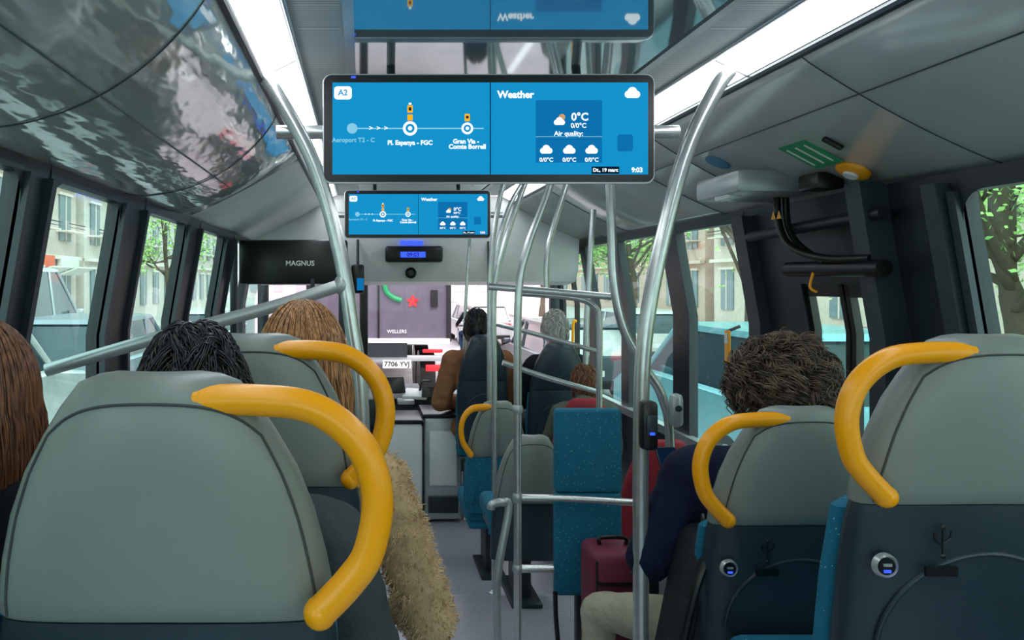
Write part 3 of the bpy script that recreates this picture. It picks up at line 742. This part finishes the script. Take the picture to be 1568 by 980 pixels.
person('seated_passenger',(1.39,5.28,-1.07),1.0,top=c_blk,leg=c_blk,shoe=c_shoe,hair=H_grey,hstyle='short',n=600,hvol=1.4,hr=1.5)
person('seated_passenger',(1.38,4.58,-1.24),.9,top=c_grn,leg=c_jean,shoe=c_shoe,hair=H_brown,hstyle='short',n=700,hvol=1.3,hr=1.5,J=dict(head=(.02,.04,.66)))

# ------------------------------------------------------------------ outside
RZ=-2.3
M_road=mat('asphalt',(170,163,166),.9,var=.1,vs=3,bump=.2,bs=40); M_pave=mat('pavement',(204,198,192),.9,var=.08)
M_line=mat('road_paint',(240,240,238),.8)
b=B(); b.poly([(-60,-40,RZ),(60,-40,RZ),(60,140,RZ),(-60,140,RZ)],M_road)
for y in range(-20,120,6): 
    for x in(-1.6,2.6,6.0): b.poly([(x-.06,y,RZ+.01),(x+.06,y,RZ+.01),(x+.06,y+3,RZ+.01),(x-.06,y+3,RZ+.01)],M_line)
b.done('road',fix=False)
b=B(); b.box((14,50,RZ+.09),(8,180,.16),M_pave,.03); b.box((-14,50,RZ+.09),(8,180,.16),M_pave,.03); b.done('pavement')
M_shop=mat('shop_sign_orange',(226,92,44),.5,emit=.2); M_shop2=mat('shop_awning',(232,228,220),.7)
def facade(x,side,y0,y1,h,col,name='apartment_building',shop=False):
    m=mat('facade_%d'%int(y0+x),col,.85,var=.06); mg=mat('facade_glass_%d'%int(y0+x),(110,130,138),.2,spec=.8); mt=mat('facade_trim_%d'%int(y0+x),tuple(min(255,c+22) for c in col),.8)
    b=B(); b.box((x+side*4,(y0+y1)/2,RZ+h/2),(8,y1-y0,h),m)
    fl=int(h/3.2); nw=max(2,int((y1-y0)/2.6))
    for f in range(fl):
        z=RZ+1.9+f*3.2; b.box((x-side*.12,(y0+y1)/2,z+1.45),(.3,y1-y0,.16),mt)
        for w in range(nw):
            y=y0+(w+.5)*(y1-y0)/nw
            b.box((x-side*.02,y,z),(.1,1.2,2.0),mg); b.box((x-side*.06,y,z+1.06),(.14,1.5,.12),mt); b.box((x-side*.08,y,z),(.05,.06,2.0),mt)
            if f>0: b.box((x-side*.3,y,z-.6),(.6,1.8,.06),mt); b.box((x-side*.6,y,z-.3),(.03,1.8,.05),M_dark); b.box((x-side*.6,y,z-.45),(.02,1.8,.03),M_dark)
            elif shop:
                b.box((x-side*.2,y,z+1.25),(.2,2.0,.5),M_shop if w%3==1 else M_shop2,.03); b.box((x-side*.6,y,z+.85),(.9,2.0,.05),M_shop2,rot=(0,side*.35,0))
    b.done(name)
facade(18.2,1,-10,14,16,(222,200,184)); facade(18.2,1,15,38,19,(228,208,194)); facade(18.2,1,39,70,15,(218,184,168)); 
facade(-13.2,-1,-10,9,15,(206,206,204),shop=True); facade(-13.2,-1,10,34,18,(216,198,188),shop=True); facade(-13.2,-1,35,70,16,(224,212,204))
b=B(); m=mat('far_facade',(240,222,222),.9); b.box((0,100,RZ+9),(50,6,18),m)
mg=mat('far_glass',(180,180,188),.4)
for i in range(16):
    for f in range(5): b.box((-23+3*i,96.9,RZ+2+3.3*f),(1.3,.2,2),mg)
b.done('apartment_building')
def car(x,y,col,L=4.4,Wd=1.8,H=1.5,rot=0,name='car'):
    m=mat('paint_%d_%d'%(int(x*10),int(y*10)),col,.25,.2,spec=.8); g=mat('carglass_%d_%d'%(int(x*10),int(y*10)),(50,70,78),.08,spec=.9)
    tl=mat('tail_%d_%d'%(int(x*10),int(y*10)),(200,20,24),.3,emit=.5)
    b=B(); zb=.28; belt=H*.60
    side=[(-L/2+.05,zb),(-L/2,zb+.25),(-L/2+.04,belt-.05),(-L/2+.16,belt),(L*.22,belt),(L*.42,belt-.14),(L/2-.03,belt-.30),(L/2,zb+.2),(L/2-.06,zb)]
    R=[]
    for wv,ins in((-Wd/2+.0,.10),(-Wd/2+.06,.0),(Wd/2-.06,.0),(Wd/2,.10)):
        R.append([(wv,q*(1-ins*.12),zb+(z-zb)*(1-ins*.6)+(ins*.1)) for q,z in side])
    b.rings(R,m)
    def rr(w,y0,y1,z): return [(-w,y0,z),(w,y0,z),(w,y1,z),(-w,y1,z)]
    b.rings([rr(Wd*.46,-L/2+.12,L*.24,belt-.02),rr(Wd*.40,-L/2+.42,L*.06,H-.09)],g)
    b.rings([rr(Wd*.41,-L/2+.36,L*.08,H-.10),rr(Wd*.40,-L/2+.42,L*.05,H-.03),rr(Wd*.34,-L/2+.6,0,H)],m)
    for sx in(-1,1):
        b.tube([(sx*Wd*.455,-L/2+.14,belt),(sx*Wd*.40,-L/2+.42,H-.07)],.05,m,8); b.tube([(sx*Wd*.457,L*.23,belt),(sx*Wd*.40,L*.06,H-.07)],.04,m,8); b.tube([(sx*Wd*.457,-.1,belt),(sx*Wd*.40,-.1,H-.07)],.035,m,8)
        for wy in(-L*.31,L*.31):
            b.rev((sx*(Wd/2-.2),wy,.33),(sx,0,0),[(0,.32),(.18,.32),(.21,.28),(.205,.2)],M_black,24); b.rev((sx*(Wd/2-.02),wy,.33),(sx,0,0),[(0,.2),(.03,.19),(.04,.05)],M_alu,14)
        b.box((sx*Wd*.40,-L/2+.02,belt-.16),(.22,.08,.16),tl,.02); b.box((sx*Wd*.38,L/2-.06,belt-.36),(.3,.1,.12),M_white,.02)
        b.box((sx*(Wd/2+.08),L*.18,belt+.05),(.16,.1,.11),m,.03)
    b.box((0,-L/2-.01,zb+.28),(.5,.02,.11),M_white); b.box((0,-L/2,zb+.06),(Wd*.9,.08,.14),M_black,.02)
    M=Matrix.Translation((x,y,RZ+.01))@Matrix.Rotation(rot,4,'Z'); bmesh.ops.transform(b.bm,matrix=M,verts=b.bm.verts)
    b.done(name)
car(4.9,9.4,(120,178,188),4.5,1.85,1.78); car(4.3,16,(70,80,90)); car(8.2,13,(130,34,38)); car(4.4,28,(190,190,194)); car(8,22,(220,220,218)); car(.9,40,(100,100,106))
car(-4.6,7.6,(214,216,214),5.0,2.0,2.1,name='van'); car(-4.8,13.8,(150,160,170),4.6,1.9,1.7,name='car'); car(-7.6,10,(190,62,46),4.4,1.9,1.9,name='van'); car(-4.6,22,(225,225,225)); car(-8.0,4.2,(60,66,74)); car(-4.4,2.0,(190,196,200)); car(-7.6,16,(220,220,222),5.2,2.1,2.6,name='van')
M_tr=mat('truck_body',(104,96,112),.5); M_trw=mat('truck_white',(225,225,228),.5); M_tl=mat('tail_red',(220,30,40),.4,emit=.5)
b=B(); ty=13.0
b.box((.30,ty+3.2,.32),(2.55,6.4,2.75),M_tr,.04); b.box((.30,ty-.03,.32),(.03,.04,2.7),M_black)
for x in(-.94,1.54): b.box((x,ty-.03,.32),(.07,.06,2.75),M_black)
b.box((.30,ty-.04,-1.05),(2.5,.12,.10),M_trw,.01); b.box((.30,ty-.02,-1.35),(2.3,.08,.10),M_alu,.01); b.box((.3,ty+3,-1.2),(1.0,6.2,.25),M_dark)
b.box((1.30,ty-.04,-1.52),(.34,.08,.11),M_tl,.01); b.box((-.70,ty-.04,-1.52),(.34,.08,.11),M_tl,.01); b.box((1.25,ty-.05,-1.22),(.35,.06,.06),M_tl,.01)
b.box((.62,ty-.07,-1.45),(.50,.02,.14),M_trw); b.text('7706 YVJ',(.62,ty-.085,-1.45),.12,M_black,.002)
b.text('WELLERS',(.62,ty-.05,-.88),.085,M_trw,.001)
for k_ in range(5):
    a=k_*1.2566+.31; b.poly([(.90,ty-.035,-.35),(.90+.07*math.cos(a-.5),ty-.035,-.35+.07*math.sin(a-.5)),(.90+.12*math.cos(a),ty-.035,-.35+.12*math.sin(a)),(.90+.07*math.cos(a+.5),ty-.035,-.35+.07*math.sin(a+.5))],M_tl)
b.tube([(.40,ty-.04,-.02),(.44,ty-.04,-.18),(.56,ty-.04,-.28),(.70,ty-.04,-.33)],.045,M_green,8)
b.box((1.28,ty-.04,-.3),(.12,.02,.3),M_black)
for sx in(-.62,1.22):
    for wy in(1.0,2.2): b.rev((sx-.14,ty+wy,RZ+.5),(1,0,0),[(0,.5),(.28,.5)],M_black,24)
b.box((.3,ty+7.4,-.4),(2.4,1.6,2.6),M_trw,.1)
for sx in(-.62,1.22): b.rev((sx-.14,ty+7.2,RZ+.5),(1,0,0),[(0,.5),(.28,.5)],M_black,24)
b.done('box_truck')
def moto(x,y,name='motorcycle'):
    b=B()
    for wy in(-.65,.65): b.tube([(x,y+wy+.26*math.cos(a*.5236),RZ+.31+.26*math.sin(a*.5236)) for a in range(12)],.05,M_black,8,2,closed=True); b.rev((x-.03,y+wy,RZ+.31),(1,0,0),[(0,.1),(.06,.1)],M_alu,12)
    b.tube([(x,y-.65,RZ+.4),(x,y-.3,RZ+.7),(x,y+.2,RZ+.8),(x,y+.5,RZ+.85)],[.08,.16,.16,.08],M_dark,10); b.tube([(x,y+.65,RZ+.31),(x,y+.48,RZ+1.0)],.04,M_alu,8); b.tube([(x-.33,y+.4,RZ+1.05),(x+.33,y+.4,RZ+1.05)],.02,M_black,8)
    b.box((x,y-.75,RZ+.85),(.4,.34,.32),M_black,.06); b.box((x,y-.93,RZ+.65),(.16,.04,.07),M_tl,.01)
    b.done(name)
    person('motorcycle_rider',(x,y-.15,RZ+.92),1.0,top=c_blk,leg=c_jean,shoe=c_shoe,hair=None,J=dict(knL=(-.22,.38,-.08),knR=(.22,.38,-.08),anL=(-.2,.15,-.5),anR=(.2,.15,-.5),toL=(-.2,.32,-.54),toR=(.2,.32,-.54),wrL=(-.3,.48,.16),wrR=(.3,.48,.16),elL=(-.32,.22,.2),elR=(.32,.22,.2)))
    b=B(); b.ell((x,y-.13,RZ+1.66),(.135,.155,.15),M_trw); b.box((x,y+.0,RZ+1.65),(.2,.08,.09),M_black,.03); b.done('motorcycle_helmet')
moto(3.0,20.5)
M_leaf=mat('leaves',(186,218,130),.7,var=.4,vs=3,dark=(112,160,86)); M_bark=mat('bark',(102,88,74),.9,bump=.5,bs=20)
def tree(x,y,h=8,R=2.6,nl=2600,ls=1.):
    b=B(); z=RZ
    b.tube([(x,y,z),(x+.1,y,z+h*.25),(x-.1,y+.1,z+h*.5),(x,y,z+h*.8)],[.2,.15,.11,.05],M_bark,10)
    cs=[]
    for i in range(9):
        a=i*.7; rr=R*random.uniform(.5,.85); c=Vector((x+rr*math.cos(a*1.7),y+rr*math.sin(a*1.7),z+h*random.uniform(.42,.92))); cs.append(c)
        s0=Vector((x,y,z+h*random.uniform(.25,.45))); b.tube([s0,s0.lerp(c,.5)+Vector((0,0,-.2)),c],[.07,.05,.02],M_bark,8,4)
        for q in range(3): b.tube([s0.lerp(c,.5),c+Vector((random.uniform(-1,1),random.uniform(-1,1),random.uniform(-.8,.8)))],.018,M_bark,5)
    for i in range(nl):
        c=random.choice(cs); p=c+Vector((random.gauss(0,.55),random.gauss(0,.55),random.gauss(0,.5)))
        if p.x<5.2 and p.x>-5.2: continue
        u=Vector((random.uniform(-1,1),random.uniform(-1,1),random.uniform(-1,1))).normalized(); w=u.orthogonal().normalized(); L=random.uniform(.07,.13)*ls
        b.poly([p-u*L,p+w*L*.6,p+u*L,p-w*L*.6],M_leaf)
    b.done('street_tree',fix=False)
tree(8.6,4.4,5.8,2.0,15000,.36); tree(8.4,9.5,6.2,2.0,9000,.45); tree(10.6,6.2,6.5,2.4,9000,.5); tree(11,14,7.5); tree(11,21,7.5); tree(11,30,8); tree(-10.6,40,8,nl=1500); tree(11,45,8,nl=1500)
b=B(); b.box((10.6,4,RZ+.6),(1.0,16,.8),M_leaf,.2)
for i in range(6000):
    p=Vector((10.6+random.uniform(-.55,.55),random.uniform(-4,12),RZ+random.uniform(.25,1.05))); u=Vector((random.uniform(-1,1),random.uniform(-1,1),random.uniform(-1,1))).normalized(); w=u.orthogonal().normalized(); L=.05
    b.poly([p-u*L,p+w*L*.6,p+u*L,p-w*L*.6],M_leaf)
b.done('hedge',fix=False)
# pavement railing on the left
b=B()
for z in(.45,.75,1.05): b.tube([(-9.8,-4,RZ+.17+z),(-9.8,24,RZ+.17+z)],.03,M_dark,8,1)
for i in range(15): b.tube([(-9.8,-4+2*i,RZ+.17),(-9.8,-4+2*i,RZ+1.25)],.04,M_dark,8)
b.done('pavement_railing')

# ------------------------------------------------------------------ world, sun
w=bpy.data.worlds.new('sky'); sc.world=w; w.use_nodes=True; N=w.node_tree.nodes; L=w.node_tree.links
bg=N['Background']; tc=N.new('ShaderNodeTexCoord'); sx=N.new('ShaderNodeSeparateXYZ'); rp=N.new('ShaderNodeValToRGB')
rp.color_ramp.elements[0].position=.0; rp.color_ramp.elements[0].color=(1.0,.92,.92,1); rp.color_ramp.elements[1].position=.5; rp.color_ramp.elements[1].color=(.86,.94,1,1)
L.new(tc.outputs['Generated'],sx.inputs[0]); L.new(sx.outputs['Z'],rp.inputs[0]); L.new(rp.outputs[0],bg.inputs[0]); bg.inputs[1].default_value=3.0
sd=bpy.data.lights.new('sun','SUN'); sd.energy=2.0; sd.angle=.4; sd.color=(1,.96,.9); so=bpy.data.objects.new('sun',sd); sc.collection.objects.link(so); so.rotation_euler=(math.radians(42),math.radians(14),0)

cam=bpy.data.cameras.new('camera'); co=bpy.data.objects.new('camera',cam); sc.collection.objects.link(co)
co.location=(0,0,E); co.rotation_euler=(math.pi/2,0,0); cam.sensor_width=36; cam.lens=36*1150/1600; cam.shift_x=(800-565)/1600; cam.shift_y=-60/1600; cam.clip_start=.05; cam.clip_end=400
sc.camera=co
